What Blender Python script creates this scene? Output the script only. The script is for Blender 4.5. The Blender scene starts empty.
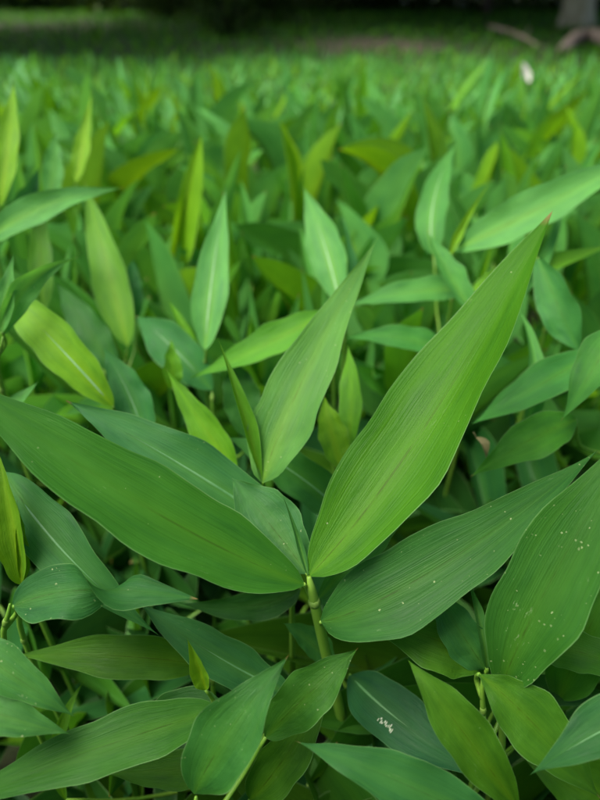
import bpy, math, random
import numpy as np
from mathutils import Vector, Matrix

random.seed(11)
rng = np.random.default_rng(5)
R = math.radians
sc = bpy.context.scene
col = sc.collection

# ------------------------------------------------------------------ camera
CAM_H, PITCH, F = 0.50, R(35.0), 604.0          # focal length in pixels of the 600 x 800 photograph
cam_d = bpy.data.cameras.new('camera')
cam = bpy.data.objects.new('camera', cam_d)
col.objects.link(cam)
cam.location = (0, 0, CAM_H)
cam.rotation_euler = (R(90) - PITCH, 0, 0)
cam_d.sensor_fit = 'VERTICAL'
cam_d.sensor_height = 24.0
cam_d.lens = 24.0 * F / 800.0
cam_d.clip_start = 0.01
cam_d.clip_end = 200.0
cam_d.dof.use_dof = True
cam_d.dof.focus_distance = 0.258
cam_d.dof.aperture_fstop = 18.12 / 4.7        # a phone lens with an opening of about 5 mm
sc.camera = cam

# ------------------------------------------------------------------ sky, sun, exposure
SUN_EL, SUN_AZ = R(66), R(-105)                # soft light through thin cloud, from behind the camera's shoulder
world = bpy.data.worlds.new('World')
sc.world = world
world.use_nodes = True
wn = world.node_tree.nodes
bg = wn['Background']
sky = wn.new('ShaderNodeTexSky')
sky.sky_type = 'NISHITA'
sky.sun_disc = False
sky.sun_elevation = SUN_EL
sky.sun_rotation = SUN_AZ
sky.dust_density = 3.0
sky.air_density = 0.8
sky.ozone_density = 0.3
world.node_tree.links.new(sky.outputs[0], bg.inputs[0])
bg.inputs[1].default_value = 0.09
sd = bpy.data.lights.new('sun', 'SUN')
sd.energy = 1.5
sd.angle = R(35)
sd.color = (1.0, 0.97, 0.90)
sun = bpy.data.objects.new('sun', sd)
col.objects.link(sun)
sun_dir = Vector((math.sin(SUN_AZ) * math.cos(SUN_EL), math.cos(SUN_AZ) * math.cos(SUN_EL), math.sin(SUN_EL)))
sun.rotation_euler = sun_dir.to_track_quat('Z', 'Y').to_euler()
sc.view_settings.view_transform = 'Standard'
sc.view_settings.look = 'None'
sc.view_settings.gamma = 1.0
sc.view_settings.exposure = 1.52
sc.cycles.max_bounces = 6
sc.cycles.diffuse_bounces = 3
sc.cycles.transmission_bounces = 5
sc.cycles.use_denoising = True

FWD = Vector((0, math.cos(PITCH), -math.sin(PITCH)))
UP = Vector((0, math.sin(PITCH), math.cos(PITCH)))
CAMP = Vector((0, 0, CAM_H))


def at(u, v, d):
    """a point at depth d along the view axis, in the direction of photograph pixel (u, v)"""
    return CAMP + d * (FWD + Vector((1, 0, 0)) * ((u - 300) / F) + UP * ((400 - v) / F))


def ground_at(u, v, z=0.0):
    """the point of a photograph pixel on the level z"""
    dr = FWD + Vector((1, 0, 0)) * ((u - 300) / F) + UP * ((400 - v) / F)
    return CAMP + dr * ((z - CAM_H) / dr.z)


# ------------------------------------------------------------------ materials
def new_mat(name):
    m = bpy.data.materials.new(name)
    m.use_nodes = True
    nt = m.node_tree
    for n in list(nt.nodes):
        nt.nodes.remove(n)
    out = nt.nodes.new('ShaderNodeOutputMaterial')
    return m, nt, out


class NT:
    def __init__(self, nt):
        self.nt = nt

    def n(self, t, **kw):
        nd = self.nt.nodes.new(t)
        for k, v in kw.items():
            setattr(nd, k, v)
        return nd

    def put(self, sock, v):
        if hasattr(v, 'is_linked') or hasattr(v, 'links'):
            self.nt.links.new(v, sock)
        else:
            sock.default_value = v

    def math(self, op, a, b=0.0, clamp=False):
        nd = self.n('ShaderNodeMath', operation=op, use_clamp=clamp)
        self.put(nd.inputs[0], a)
        self.put(nd.inputs[1], b)
        return nd.outputs[0]

    def mix(self, fac, a, b, mode='MIX'):
        nd = self.n('ShaderNodeMix', data_type='RGBA', blend_type=mode)
        self.put(nd.inputs[0], fac)
        self.put(nd.inputs[6], a)
        self.put(nd.inputs[7], b)
        return nd.outputs[2]

    def ramp(self, v, a, b, c=0.0, d=1.0):
        nd = self.n('ShaderNodeMapRange', clamp=True)
        self.put(nd.inputs[0], v)
        for i, x in enumerate((a, b, c, d)):
            nd.inputs[i + 1].default_value = x
        return nd.outputs[0]

    def noise(self, vec, scale, detail=2.0, rough=0.5):
        nd = self.n('ShaderNodeTexNoise')
        if vec is not None:
            self.nt.links.new(vec, nd.inputs['Vector'])
        nd.inputs['Scale'].default_value = scale
        nd.inputs['Detail'].default_value = detail
        nd.inputs['Roughness'].default_value = rough
        return nd.outputs['Fac']


def finish_leaf(g, nt, out, c, rough, height):
    p = g.n('ShaderNodeBsdfPrincipled')
    g.put(p.inputs['Base Color'], c)
    g.put(p.inputs['Roughness'], rough)
    p.inputs['Specular IOR Level'].default_value = 0.20
    if height is not None:
        bmp = g.n('ShaderNodeBump')
        bmp.inputs['Strength'].default_value = 0.45
        bmp.inputs['Distance'].default_value = 0.0008
        g.put(bmp.inputs['Height'], height)
        nt.links.new(bmp.outputs[0], p.inputs['Normal'])
    tr = g.n('ShaderNodeBsdfTranslucent')
    g.put(tr.inputs[0], g.mix(1.0, c, (1.55, 1.35, 0.55, 1), 'MULTIPLY'))
    mx = g.n('ShaderNodeMixShader')
    mx.inputs[0].default_value = 0.38
    nt.links.new(p.outputs[0], mx.inputs[1])
    nt.links.new(tr.outputs[0], mx.inputs[2])
    nt.links.new(mx.outputs[0], out.inputs[0])
    return [m for m in bpy.data.materials if m.node_tree is nt or m.node_tree == nt][0]


def leaf_material(name, per_object=True, fine=True):
    m, nt, out = new_mat(name)
    g = NT(nt)
    uv = g.n('ShaderNodeUVMap').outputs[0]
    sep = g.n('ShaderNodeSeparateXYZ')
    nt.links.new(uv, sep.inputs[0])
    U, V = sep.outputs[0], sep.outputs[1]
    if per_object:
        oi = g.n('ShaderNodeObjectInfo')
        base, rnd, wear = oi.outputs['Color'], oi.outputs['Random'], oi.outputs['Alpha']
    else:
        base = g.n('ShaderNodeAttribute', attribute_name='leafcol').outputs['Color']
        rnd, wear = 0.37, 0.0
    a = g.math('ABSOLUTE', g.math('SUBTRACT', U, 0.5))          # 0 at the midrib, 0.5 at the margin
    cmb = g.n('ShaderNodeCombineXYZ')
    nt.links.new(U, cmb.inputs[0])
    nt.links.new(V, cmb.inputs[1])
    g.put(cmb.inputs[2], g.math('MULTIPLY', rnd, 37.0) if per_object else 0.0)
    sc1 = g.n('ShaderNodeMapping')
    nt.links.new(cmb.outputs[0], sc1.inputs[0])
    sc1.inputs['Scale'].default_value = (58, 2.4, 1)
    veins = g.noise(sc1.outputs[0], 1.0, 2.0, 0.6)
    sc2 = g.n('ShaderNodeMapping')
    nt.links.new(cmb.outputs[0], sc2.inputs[0])
    sc2.inputs['Scale'].default_value = (2.6, 5.0, 1)
    blot = g.noise(sc2.outputs[0], 1.0, 3.0, 0.55)
    sc5 = g.n('ShaderNodeMapping')
    nt.links.new(cmb.outputs[0], sc5.inputs[0])
    sc5.inputs['Scale'].default_value = (9, 1.6, 1)
    streak = g.noise(sc5.outputs[0], 1.0, 2.0, 0.5)
    if not per_object:
        c = g.mix(g.ramp(V, 0.0, 0.8, 0.45, 0.0), base, g.mix(1.0, base, (1.6, 1.2, 0.7, 1), 'MULTIPLY'))
        return finish_leaf(g, nt, out, c, 0.5, None)
    c = g.mix(g.ramp(blot, 0.32, 0.70, 0.0, 1.0), g.mix(1.0, base, (0.74, 0.80, 0.80, 1), 'MULTIPLY'), g.mix(1.0, base, (1.24, 1.16, 1.05, 1), 'MULTIPLY'))
    c = g.mix(g.ramp(streak, 0.35, 0.68, 0.0, 0.55), c, g.mix(1.0, base, (1.30, 1.12, 0.75, 1), 'MULTIPLY'))
    c = g.mix(g.ramp(veins, 0.36, 0.66, 0.0, 0.5), c, g.mix(1.0, c, (0.66, 0.74, 0.66, 1), 'MULTIPLY'))
    # yellower near the leaf base and along the midrib
    young = g.math('MULTIPLY', g.ramp(a, 0.0, 0.20, 1.0, 0.0), g.ramp(V, 0.0, 0.75, 0.75, 0.12))
    c = g.mix(young, c, g.mix(1.0, base, (1.9, 1.35, 0.7, 1), 'MULTIPLY'))
    # groove or rib line
    rib = g.ramp(a, 0.005, 0.017, 1.0, 0.0)
    ribn = g.ramp(g.noise(sc2.outputs[0], 3.0, 2.0), 0.35, 0.6)
    c = g.mix(g.math('MULTIPLY', g.math('MULTIPLY', rib, ribn), g.ramp(V, 0.35, 0.75, 0.75, 0.15)), c, g.mix(1.0, base, (0.95, 0.58, 0.35, 1), 'MULTIPLY'))
    # pale margin
    edge = g.math('MULTIPLY', g.ramp(a, 0.484, 0.496, 0.0, 0.75), g.ramp(streak, 0.4, 0.6, 0.25, 1.0))
    c = g.mix(edge, c, (0.22, 0.42, 0.14, 1))
    # dry tip
    tip = g.math('MULTIPLY', g.ramp(V, 0.965, 0.99), g.math('GREATER_THAN', rnd, 0.55)) if per_object else 0.0
    if per_object:
        c = g.mix(tip, c, (0.30, 0.22, 0.08, 1))
    rough = g.ramp(blot, 0.3, 0.7, 0.40, 0.56)
    if fine:
        tc = g.n('ShaderNodeTexCoord').outputs['Object']
        off = g.n('ShaderNodeVectorMath', operation='ADD')
        nt.links.new(tc, off.inputs[0])
        cz = g.n('ShaderNodeCombineXYZ')
        g.put(cz.inputs[0], g.math('MULTIPLY', rnd, 9.0))
        nt.links.new(cz.outputs[0], off.inputs[1])
        vo = g.n('ShaderNodeTexVoronoi')
        nt.links.new(off.outputs[0], vo.inputs['Vector'])
        vo.inputs['Scale'].default_value = 640.0
        sepc = g.n('ShaderNodeSeparateColor')
        nt.links.new(vo.outputs['Color'], sepc.inputs[0])
        clus = g.ramp(g.noise(off.outputs[0], 55.0, 2.0), 0.42, 0.66)
        wob = g.noise(off.outputs[0], 1500.0, 1.0)
        few = g.math('GREATER_THAN', g.math('MULTIPLY', g.math('MULTIPLY', sepc.outputs[0], wear), g.math('ADD', clus, 0.34)), 0.40)
        size = g.math('MULTIPLY', g.math('POWER', sepc.outputs[1], 3.0), 0.30)
        dot = g.math('MULTIPLY', g.math('LESS_THAN', g.math('ADD', vo.outputs['Distance'], g.math('MULTIPLY', g.math('SUBTRACT', wob, 0.5), 0.5)), size), few)
        c = g.mix(g.math('MULTIPLY', dot, g.ramp(sepc.outputs[2], 0.0, 1.0, 0.25, 0.8)), c, (0.40, 0.50, 0.22, 1))
        # scraped pale streaks from leaf miners
        sc3 = g.n('ShaderNodeMapping')
        nt.links.new(cmb.outputs[0], sc3.inputs[0])
        sc3.inputs['Scale'].default_value = (30, 26, 1)
        scr = g.noise(sc3.outputs[0], 1.0, 3.0, 0.7)
        zone = g.ramp(blot, 0.60, 0.68)
        scrm = g.math('MULTIPLY', g.math('MULTIPLY', g.math('GREATER_THAN', scr, 0.64), zone), wear)
        c = g.mix(g.math('MULTIPLY', scrm, 0.45), c, (0.40, 0.52, 0.26, 1))
    return finish_leaf(g, nt, out, c, rough, None if not fine else g.math('ADD', veins, g.math('ADD', g.math('MULTIPLY', blot, 3.2), g.math('MULTIPLY', streak, 0.8))))


def simple_material(name, c1, c2, scale, rough=0.7, bump=0.3, dist=0.01, spec=0.3, stretch=(1, 1, 1), detail=5.0, translucent=0.0):
    m, nt, out = new_mat(name)
    g = NT(nt)
    tc = g.n('ShaderNodeTexCoord').outputs['Object']
    mp = g.n('ShaderNodeMapping')
    nt.links.new(tc, mp.inputs[0])
    mp.inputs['Scale'].default_value = stretch
    f = g.noise(mp.outputs[0], scale, detail, 0.62)
    c = g.mix(g.ramp(f, 0.32, 0.68), c1, c2)
    p = g.n('ShaderNodeBsdfPrincipled')
    g.put(p.inputs['Base Color'], c)
    p.inputs['Roughness'].default_value = rough
    p.inputs['Specular IOR Level'].default_value = spec
    b = g.n('ShaderNodeBump')
    b.inputs['Strength'].default_value = bump
    b.inputs['Distance'].default_value = dist
    nt.links.new(f, b.inputs['Height'])
    nt.links.new(b.outputs[0], p.inputs['Normal'])
    if translucent:
        tr = g.n('ShaderNodeBsdfTranslucent')
        g.put(tr.inputs[0], c)
        mx = g.n('ShaderNodeMixShader')
        mx.inputs[0].default_value = translucent
        nt.links.new(p.outputs[0], mx.inputs[1])
        nt.links.new(tr.outputs[0], mx.inputs[2])
        nt.links.new(mx.outputs[0], out.inputs[0])
    else:
        nt.links.new(p.outputs[0], out.inputs[0])
    return m


M_LEAF = leaf_material('leaf blade', True, True)
M_LEAF2 = leaf_material('leaf blade of the carpet', True, False)
M_MASS = leaf_material('leaf blade mass', False, False)
M_STEM = simple_material('green stem', (0.10, 0.26, 0.02, 1), (0.20, 0.36, 0.04, 1), 60, 0.45, 0.2, 0.001, 0.4, (1, 1, 0.15))
M_NODE = simple_material('stem joint', (0.13, 0.26, 0.03, 1), (0.20, 0.32, 0.06, 1), 400, 0.5, 0.2, 0.0005)
M_RIB = simple_material('pale midrib', (0.085, 0.26, 0.075, 1), (0.14, 0.33, 0.12, 1), 120, 0.4, 0.1, 0.0005, 0.4, translucent=0.2)
M_RIB2 = simple_material('whitish midrib', (0.22, 0.48, 0.17, 1), (0.34, 0.58, 0.28, 1), 120, 0.4, 0.1, 0.0005, 0.4, translucent=0.2)
M_SCAR = simple_material('scraped patch', (0.36, 0.45, 0.26, 1), (0.62, 0.68, 0.50, 1), 700, 0.7, 0.2, 0.0004)
M_DRY = simple_material('dry leaf', (0.15, 0.14, 0.055, 1), (0.27, 0.24, 0.11, 1), 40, 0.8, 0.4, 0.002, translucent=0.15)
M_WHITE = simple_material('bleached leaf', (0.55, 0.52, 0.45, 1), (0.80, 0.77, 0.70, 1), 40, 0.7, 0.3, 0.002)
M_BARK_PALE = simple_material('pale lichen bark', (0.26, 0.25, 0.16, 1), (0.50, 0.48, 0.34, 1), 9, 0.9, 0.8, 0.03, 0.2, (1, 1, 0.35))
M_BARK_DARK = simple_material('dark bark', (0.030, 0.024, 0.018, 1), (0.085, 0.068, 0.05, 1), 11, 0.9, 0.8, 0.03, 0.2, (1, 1, 0.3))
M_DEADWOOD = simple_material('weathered dead wood', (0.13, 0.10, 0.075, 1), (0.30, 0.25, 0.20, 1), 14, 0.9, 0.7, 0.01, 0.2, (0.3, 1, 1))
M_MOSS = simple_material('moss', (0.03, 0.06, 0.012, 1), (0.07, 0.11, 0.03, 1), 30, 0.95, 0.8, 0.01)

# colours of the leaf kinds (linear base colours; the fourth number is wear)
MID = (0.052, 0.215, 0.020)
BLUE = (0.036, 0.175, 0.044)  # blue-green of older leaves, with sky sheen painted into it
PALE = (0.078, 0.275, 0.060)
YEL = (0.150, 0.350, 0.014)
OLIVE = (0.060, 0.195, 0.012)
DARK = (0.030, 0.135, 0.022)
LIME = (0.100, 0.300, 0.016)
FRESH = (0.110, 0.350, 0.085)


def jit(c, s=0.12):
    k = 1 + random.uniform(-s, s)
    return tuple(x * k * (1 + random.uniform(-s, s) * 0.5) for x in c)


# ------------------------------------------------------------------ mesh helpers
def mesh_obj(name, verts, faces, mat, parent=None, uvs=None, smooth=True):
    me = bpy.data.meshes.new(name)
    me.from_pydata([tuple(v) for v in verts], [], faces)
    if uvs is not None:
        lay = me.uv_layers.new(name='UVMap')
        idx = np.empty(len(me.loops), dtype=np.int32)
        me.loops.foreach_get('vertex_index', idx)
        lay.data.foreach_set('uv', np.asarray(uvs, dtype=np.float32)[idx].ravel())
    if smooth:
        me.polygons.foreach_set('use_smooth', [True] * len(me.polygons))
    me.materials.append(mat)
    o = bpy.data.objects.new(name, me)
    col.objects.link(o)
    if parent is not None:
        o.parent = parent
    return o


def empty(name, loc, label, cat, group=None):
    o = bpy.data.objects.new(name, None)
    o.empty_display_size = 0.02
    col.objects.link(o)
    o.location = loc
    tag(o, label, cat, group)
    return o


def tag(o, label, cat=None, group=None, kind=None):
    o['label'] = label
    if cat:
        o['category'] = cat
    if group:
        o['group'] = group
    if cat and not kind:
        kind = 'thing'
    if kind:
        o['kind'] = kind


def tube_data(path, radii, seg=8):
    """a round tube along a path with a radius per point"""
    verts, faces = [], []
    n = len(path)
    ref = Vector((1, 0, 0))
    for i, p in enumerate(path):
        t = (path[min(i + 1, n - 1)] - path[max(i - 1, 0)]).normalized()
        a = (ref - t * ref.dot(t))
        a = a.normalized() if a.length > 1e-5 else t.orthogonal().normalized()
        ref = a
        b = t.cross(a)
        for k in range(seg):
            w = 2 * math.pi * k / seg
            verts.append(p + (a * math.cos(w) + b * math.sin(w)) * radii[i])
    for i in range(n - 1):
        for k in range(seg):
            k2 = (k + 1) % seg
            faces.append((i * seg + k, i * seg + k2, (i + 1) * seg + k2, (i + 1) * seg + k))
    faces.append(tuple(reversed(range(seg))))
    faces.append(tuple((n - 1) * seg + k for k in range(seg)))
    return verts, faces


def smooth_path(pts, n):
    """Catmull-Rom through the points"""
    pts = [Vector(p) for p in pts]
    if len(pts) == 2:
        return [pts[0].lerp(pts[1], i / (n - 1)) for i in range(n)]
    ext = [pts[0] * 2 - pts[1]] + pts + [pts[-1] * 2 - pts[-2]]
    out = []
    m = len(pts) - 1
    for i in range(n):
        s = i / (n - 1) * m
        k = min(int(s), m - 1)
        t = s - k
        p0, p1, p2, p3 = ext[k:k + 4]
        out.append(0.5 * ((2 * p1) + (p2 - p0) * t + (2 * p0 - 5 * p1 + 4 * p2 - p3) * t * t + (3 * p1 - p0 - 3 * p2 + p3) * t ** 3))
    return out


def width_profile(t, tm=0.33, p=2.3, q=1.1, b0=0.05, bt=0.78):
    if t < tm:
        s = 1 - t / tm
        return b0 + (1 - b0) * max(0.0, 1 - s ** 1.9) ** bt
    return max(0.0, 1 - ((t - tm) / (1 - tm)) ** p) ** q


# ------------------------------------------------------------------ leaves traced by position, with their own distance, size, curve and fold
def hero_leaf(parent, base, mid, tip, w, color, roll=0.0, roll2=None, fold=0.16, tm=0.33, p=2.3, q=1.25, wave=0.035,
              rib=False, wear=0.5, bow=0.0, tw=(0.25, 0.85), nv=30, nu=10, ribspan=(0.04, 0.8), curl=0.0, b0=0.05, bt=0.78, scar=None, label=None):
    B, T = at(*base), at(*tip)
    if len(mid) == 2:
        mid = (mid[0], mid[1], (base[2] + tip[2]) / 2 - bow)
    Mi = at(*mid)
    wm = w / F * mid[2] * (0.92 if w > 30 else 1.0)
    fold += 0.06
    color = tuple(x * (0.88 if base[2] < 0.325 else 1.25) for x in color)  # near leaves darkened, farther ones brightened: uneven light put into the colour
    q += 0.22
    ctrl = Mi * 2 - (B + T) * 0.5
    root = parent.location
    ph = [random.uniform(0, 6.28) for _ in range(4)]
    fq = random.uniform(2.2, 3.6)
    verts, uvs, faces = [], [], []
    frames = []
    for i in range(nv + 1):
        t = i / nv
        t = t ** 1.0
        P = B * (1 - t) ** 2 + ctrl * 2 * t * (1 - t) + T * t * t
        dP = ((ctrl - B) * (1 - t) + (T - ctrl) * t).normalized()
        view = (P - CAMP).normalized()
        s0 = dP.cross(view).normalized()
        nrm = s0.cross(dP).normalized()
        if nrm.dot(view) > 0:
            nrm = -nrm
        rr = roll
        if roll2 is not None:
            k = min(1, max(0, (t - tw[0]) / (tw[1] - tw[0])))
            rr = roll + (roll2 - roll) * k * k * (3 - 2 * k)
        q_ = Matrix.Rotation(R(rr), 3, dP)
        s0, nrm = q_ @ s0, q_ @ nrm
        wid = wm * 0.5 * width_profile(t, tm, p, q, b0, bt)
        frames.append((P, s0, nrm, wid))
        for j in range(nu + 1):
            u = -1 + 2 * j / nu
            au = abs(u)
            h = (au ** 1.15) * fold * wid - math.sin(au * math.pi) * 0.05 * wid
            h += wave * wm * au * au * (math.sin(fq * 6.28 * t + ph[0] + (1.7 if u > 0 else 0)) + 0.4 * math.sin(fq * 9 * t + ph[1] - (2.1 if u > 0 else 0)))
            h += curl * wid * au ** 2
            side = u * wid * (1 + (0.05 * math.sin(fq * 7 * t + ph[2] + (2 if u > 0 else 0)) + 0.010 * math.sin(fq * 15 * t + ph[3] + (1 if u > 0 else 0))) * au)
            verts.append(P + s0 * side + nrm * h - root)
            uvs.append((0.5 + 0.5 * u, t))
    for i in range(nv):
        for j in range(nu):
            a = i * (nu + 1) + j
            faces.append((a, a + 1, a + nu + 2, a + nu + 1))
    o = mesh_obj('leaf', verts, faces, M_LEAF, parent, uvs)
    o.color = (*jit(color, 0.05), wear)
    if label:
        o['label'] = label
    if rib:
        rv, rf = [], []
        i0, i1 = int(ribspan[0] * nv), int(ribspan[1] * nv)
        for k, i in enumerate(range(i0, i1 + 1)):
            P, s0, nrm, wid = frames[i]
            rw = wm * 0.021 * math.sin(math.pi * min(1.0, 0.06 + 0.94 * ((i - i0) / (i1 - i0)) ** 0.6)) ** 0.8
            for s, h in ((-1, 0.00012), (0, 0.00045), (1, 0.00012)):
                rv.append(P + s0 * s * rw + nrm * (h + abs(s) * fold * rw) - root)
            if k:
                b = 3 * k
                rf += [(b - 3, b - 2, b + 1, b), (b - 2, b - 1, b + 2, b + 1)]
        mesh_obj('midrib', rv, rf, M_RIB2 if color[1] > 0.3 else M_RIB, o)
    if scar:
        t0, t1, u0, u1 = scar
        sv, sf = [], []
        rs = random.Random(4)
        for k in range(11):
            tc_ = t0 + (t1 - t0) * (k + 0.5) / 11
            uc = (u0 + u1) / 2 + rs.uniform(-0.3, 0.3) * (u1 - u0) + 0.05 * math.sin(k * 1.9)
            dt, du = (t1 - t0) / 11 * rs.uniform(0.25, 0.6), (u1 - u0) * rs.uniform(0.25, 0.7)
            ring = []
            for m in range(7):
                w_ = 6.283 * m / 7
                tt = tc_ + dt * math.cos(w_) * rs.uniform(0.6, 1.2)
                u = uc + du * math.sin(w_) * rs.uniform(0.6, 1.2)
                i = min(nv - 1, int(tt * nv))
                fr = tt * nv - i
                P = frames[i][0].lerp(frames[i + 1][0], fr)
                s0, nrm, wid = frames[i][1], frames[i][2], frames[i][3]
                au = abs(u)
                h = (au ** 1.15) * fold * wid - math.sin(au * math.pi) * 0.05 * wid + 0.0004
                ring.append(len(sv))
                sv.append(P + s0 * u * wid + nrm * h - root)
            sf.append(tuple(ring))
        mesh_obj('bite_scar', sv, sf, M_SCAR, o, smooth=False)
    return o


def hero_stem(parent, pts, r=0.0021, r_top=0.0012, nodes=()):
    root = parent.location
    n = 16
    path = [p - root for p in smooth_path(pts, n)]
    radii = [(r_top + (r - r_top) * i / (n - 1)) * (0.45 if i == 0 else (0.85 if i == 1 else 1)) for i in range(n)]
    v, f = tube_data(path, radii, 8)
    st = mesh_obj('stem', v, f, M_STEM, parent)
    for nd in nodes:
        i = min(range(n), key=lambda k: (path[k] - (nd - root)).length)
        i = max(2, min(n - 2, i))
        t = (path[i - 1] - path[i + 1]).normalized()
        pp = [path[i] + t * s for s in (-0.0022, -0.001, 0.0, 0.001, 0.0022)]
        v, f = tube_data(pp, [radii[i] * k for k in (1.01, 1.12, 1.22, 1.12, 1.0)], 8)
        mesh_obj('stem_joint', v, f, M_NODE, st)
    return st


HG = 'large broad-leaved grass plants at the front'
N_HERO = 0


def hero_plant(label, stem, leaves, root_off=(0.0, 0.02), r=0.0019):
    """stem: pixels with depth from the top down to the lowest point seen; it goes on to the ground"""
    global N_HERO
    N_HERO += 1
    pts = [at(*s) for s in stem]
    low = pts[-1]
    root = Vector((low.x + root_off[0], low.y + root_off[1], 0.0))
    e = empty('broadleaf_plant', root, label, 'grass plant', HG)
    full = pts + [low.lerp(root, 0.5) + Vector((0, -root_off[1] * 0.2, 0)), root - Vector((0, 0, 0.01))]
    hero_stem(e, full, r, r * 0.62, [pts[0]] + ([pts[-1]] if len(pts) > 1 else []))
    line = smooth_path(full, 60)
    for lf in leaves:
        o = hero_leaf(e, **lf)
        B = at(*lf['base'])
        gap = min((q - B).length for q in line)
        if gap > 0.0025:                       # a side shoot carries the leaf back to the main stem
            j = min(range(60), key=lambda k: abs(line[k].z - max(0.03, B.z - 0.7 * gap - 0.015)))
            A = line[j]
            mid = Vector((A.x * 0.35 + B.x * 0.65, A.y * 0.35 + B.y * 0.65 + 0.004, A.z * 0.6 + B.z * 0.4))
            v, f = tube_data([q - root for q in smooth_path([A, mid, B], 9)], [0.0013 - 0.00006 * k for k in range(9)], 6)
            mesh_obj('side_shoot', v, f, M_STEM, o)
    return e


def L(base, mid, tip, w, color=MID, **kw):
    return dict(base=base, mid=mid, tip=tip, w=w, color=color, **kw)


# --- the plant in focus
hero_plant('tall grass plant whose largest broad leaves spread in a fan from one joint',
           [(309, 577, .262), (321, 632, .283), (345, 738, .335)], [
    L((310, 575, .262), (424, 428, .272), (553, 210, .300), 106, (0.068, 0.245, 0.010), roll=-20, fold=0.30, tm=0.46, p=2.5, q=0.9, wave=0.012, wear=0.35, roll2=-42),
    L((304, 584, .262), (143, 505, .243), (-52, 372, .238), 92, MID, roll=14, fold=0.14, tm=0.42, p=2.4, q=1.0, wave=0.022, wear=0.42),
    L((321, 622, .268), (440, 566, .252), (598, 450, .275), 88, (0.042, 0.180, 0.030), roll=-8, fold=0.14, tm=0.36, p=1.9, q=1.1, wave=0.02, wear=0.7),
    L((307, 573, .265), (268, 522, .276), (231, 477, .286), 66, (0.065, 0.24, 0.065), roll=4, fold=0.25, tm=0.5, p=1.8, wear=0.7),
    L((308, 576, .262), (297, 535, .266), (282, 494, .262), 7, PALE, fold=1.2, tm=0.3, p=1.5, wave=0.0, wear=0.1, nv=14, nu=6),
    L((318, 600, .280), (372, 540, .290), (428, 489, .300), 34, PALE, roll=30, fold=0.2, tm=0.3, wear=0.3),
], root_off=(0.01, 0.015), r=0.0036)

# --- the upright plant behind it
hero_plant('grass plant with one upright pale leaf and a rolled narrow shoot at the same joint',
           [(263, 489, .302), (270, 530, .325)], [
    L((263, 482, .302), (302, 382, .312), (378, 238, .340), 68, (0.125, 0.36, 0.065), roll=-18, fold=0.20, tm=0.36, p=2.0, q=1.15, wave=0.03, wear=0.6, rib=False),
    L((263, 489, .302), (243, 415, .306), (217, 336, .312), 15, LIME, roll=20, fold=0.9, tm=0.45, p=1.4, wave=0.02, wear=0.2, curl=0.5, bt=1.6),
    L((262, 500, .31), (245, 505, .31), (225, 515, .315), 22, LIME, roll=10),
], root_off=(0.0, 0.02))

hero_plant('grass plant with a long bluish leaf with pale midrib tucked behind the broad centre leaf',
           [(296, 541, .300), (292, 600, .325)], [
    L((297, 540, .298), (180, 464, .293), (65, 400, .300), 66, (0.056, 0.235, 0.062), roll=8, fold=0.12, tm=0.4, p=2.2, wave=0.05, rib=True, ribspan=(0.05, 0.75), wear=0.45),  # bluish tint includes painted sky sheen
    L((300, 588, .315), (250, 606, .31), (178, 603, .305), 30, DARK, roll=-10, wear=0.3),
], root_off=(0.0, 0.02))

hero_plant('small grass plant with one narrow yellow-green leaf above the bluish leaf',
           [(236, 476, .335), (240, 520, .35)], [
    L((236, 474, .335), (205, 428, .338), (165, 367, .345), 36, LIME, roll=-12, fold=0.25, tm=0.4, p=1.9, wear=0.3),
    L((350, 520, .345), (290, 470, .345), (225, 436, .35), 46, DARK, roll=5, rib=True, wear=0.2),
], root_off=(0.0, 0.02))

hero_plant('grass plant with two short bright leaves between the pale upright and the broad leaf',
           [(345, 478, .345), (350, 520, .365)], [
    L((342, 470, .345), (332, 435, .348), (324, 396, .356), 34, YEL, roll=20, fold=0.2, tm=0.45, p=2.2, wear=0.1),
    L((348, 450, .355), (351, 400, .362), (348, 345, .375), 24, LIME, roll=-18, fold=0.2, tm=0.45, wear=0.1),
], root_off=(0.0, 0.02))

# --- middle rows
hero_plant('grass plant with one slim upright leaf, pale midrib, standing clear of its neighbours',
           [(206, 349, .42), (207, 390, .45)], [
    L((205, 350, .42), (213, 272, .432), (227, 184, .46), 38, FRESH, roll=-8, fold=0.22, tm=0.38, p=1.8, wave=0.03, rib=True, ribspan=(0.1, 0.8), wear=0.2),
    L((206, 372, .44), (185, 330, .44), (168, 300, .45), 10, LIME, roll=10, fold=0.8, wear=0.1),
], root_off=(0.0, 0.03))

hero_plant('grass plant with an upright leaf tilting over behind the pale central leaf tip',
           [(341, 306, .46), (345, 340, .49)], [
    L((340, 304, .46), (324, 244, .472), (303, 186, .495), 40, FRESH, roll=-8, fold=0.18, tm=0.42, p=1.9, rib=True, ribspan=(0.02, 0.7), wear=0.2),
    L((345, 310, .48), (352, 270, .49), (342, 215, .52), 14, BLUE, roll=40),
], root_off=(0.0, 0.03))

hero_plant('grass plant with a flat-lying bright leaf pointing away from the pale central leaf',
           [(330, 312, .40), (334, 360, .43)], [
    L((328, 312, .398), (258, 348, .392), (191, 378, .400), 38, (0.085, 0.29, 0.025), roll=25, fold=0.2, tm=0.36, p=1.7, wave=0.03, wear=0.2),
], root_off=(0.01, 0.03))

hero_plant('grass plant with a short bluish leaf showing a bright midrib, lying low',
           [(212, 392, .43), (214, 420, .44)], [
    L((212, 390, .43), (172, 347, .435), (136, 316, .45), 46, BLUE, roll=0, fold=0.12, tm=0.45, rib=True, ribspan=(0.2, 0.8), wear=0.2),
    L((250, 440, .40), (240, 390, .40), (232, 360, .40), 40, DARK, roll=0),
    L((172, 388, .41), (172, 365, .41), (171, 340, .42), 22, LIME, roll=30, wear=0.2),
], root_off=(0.0, 0.03))

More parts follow.
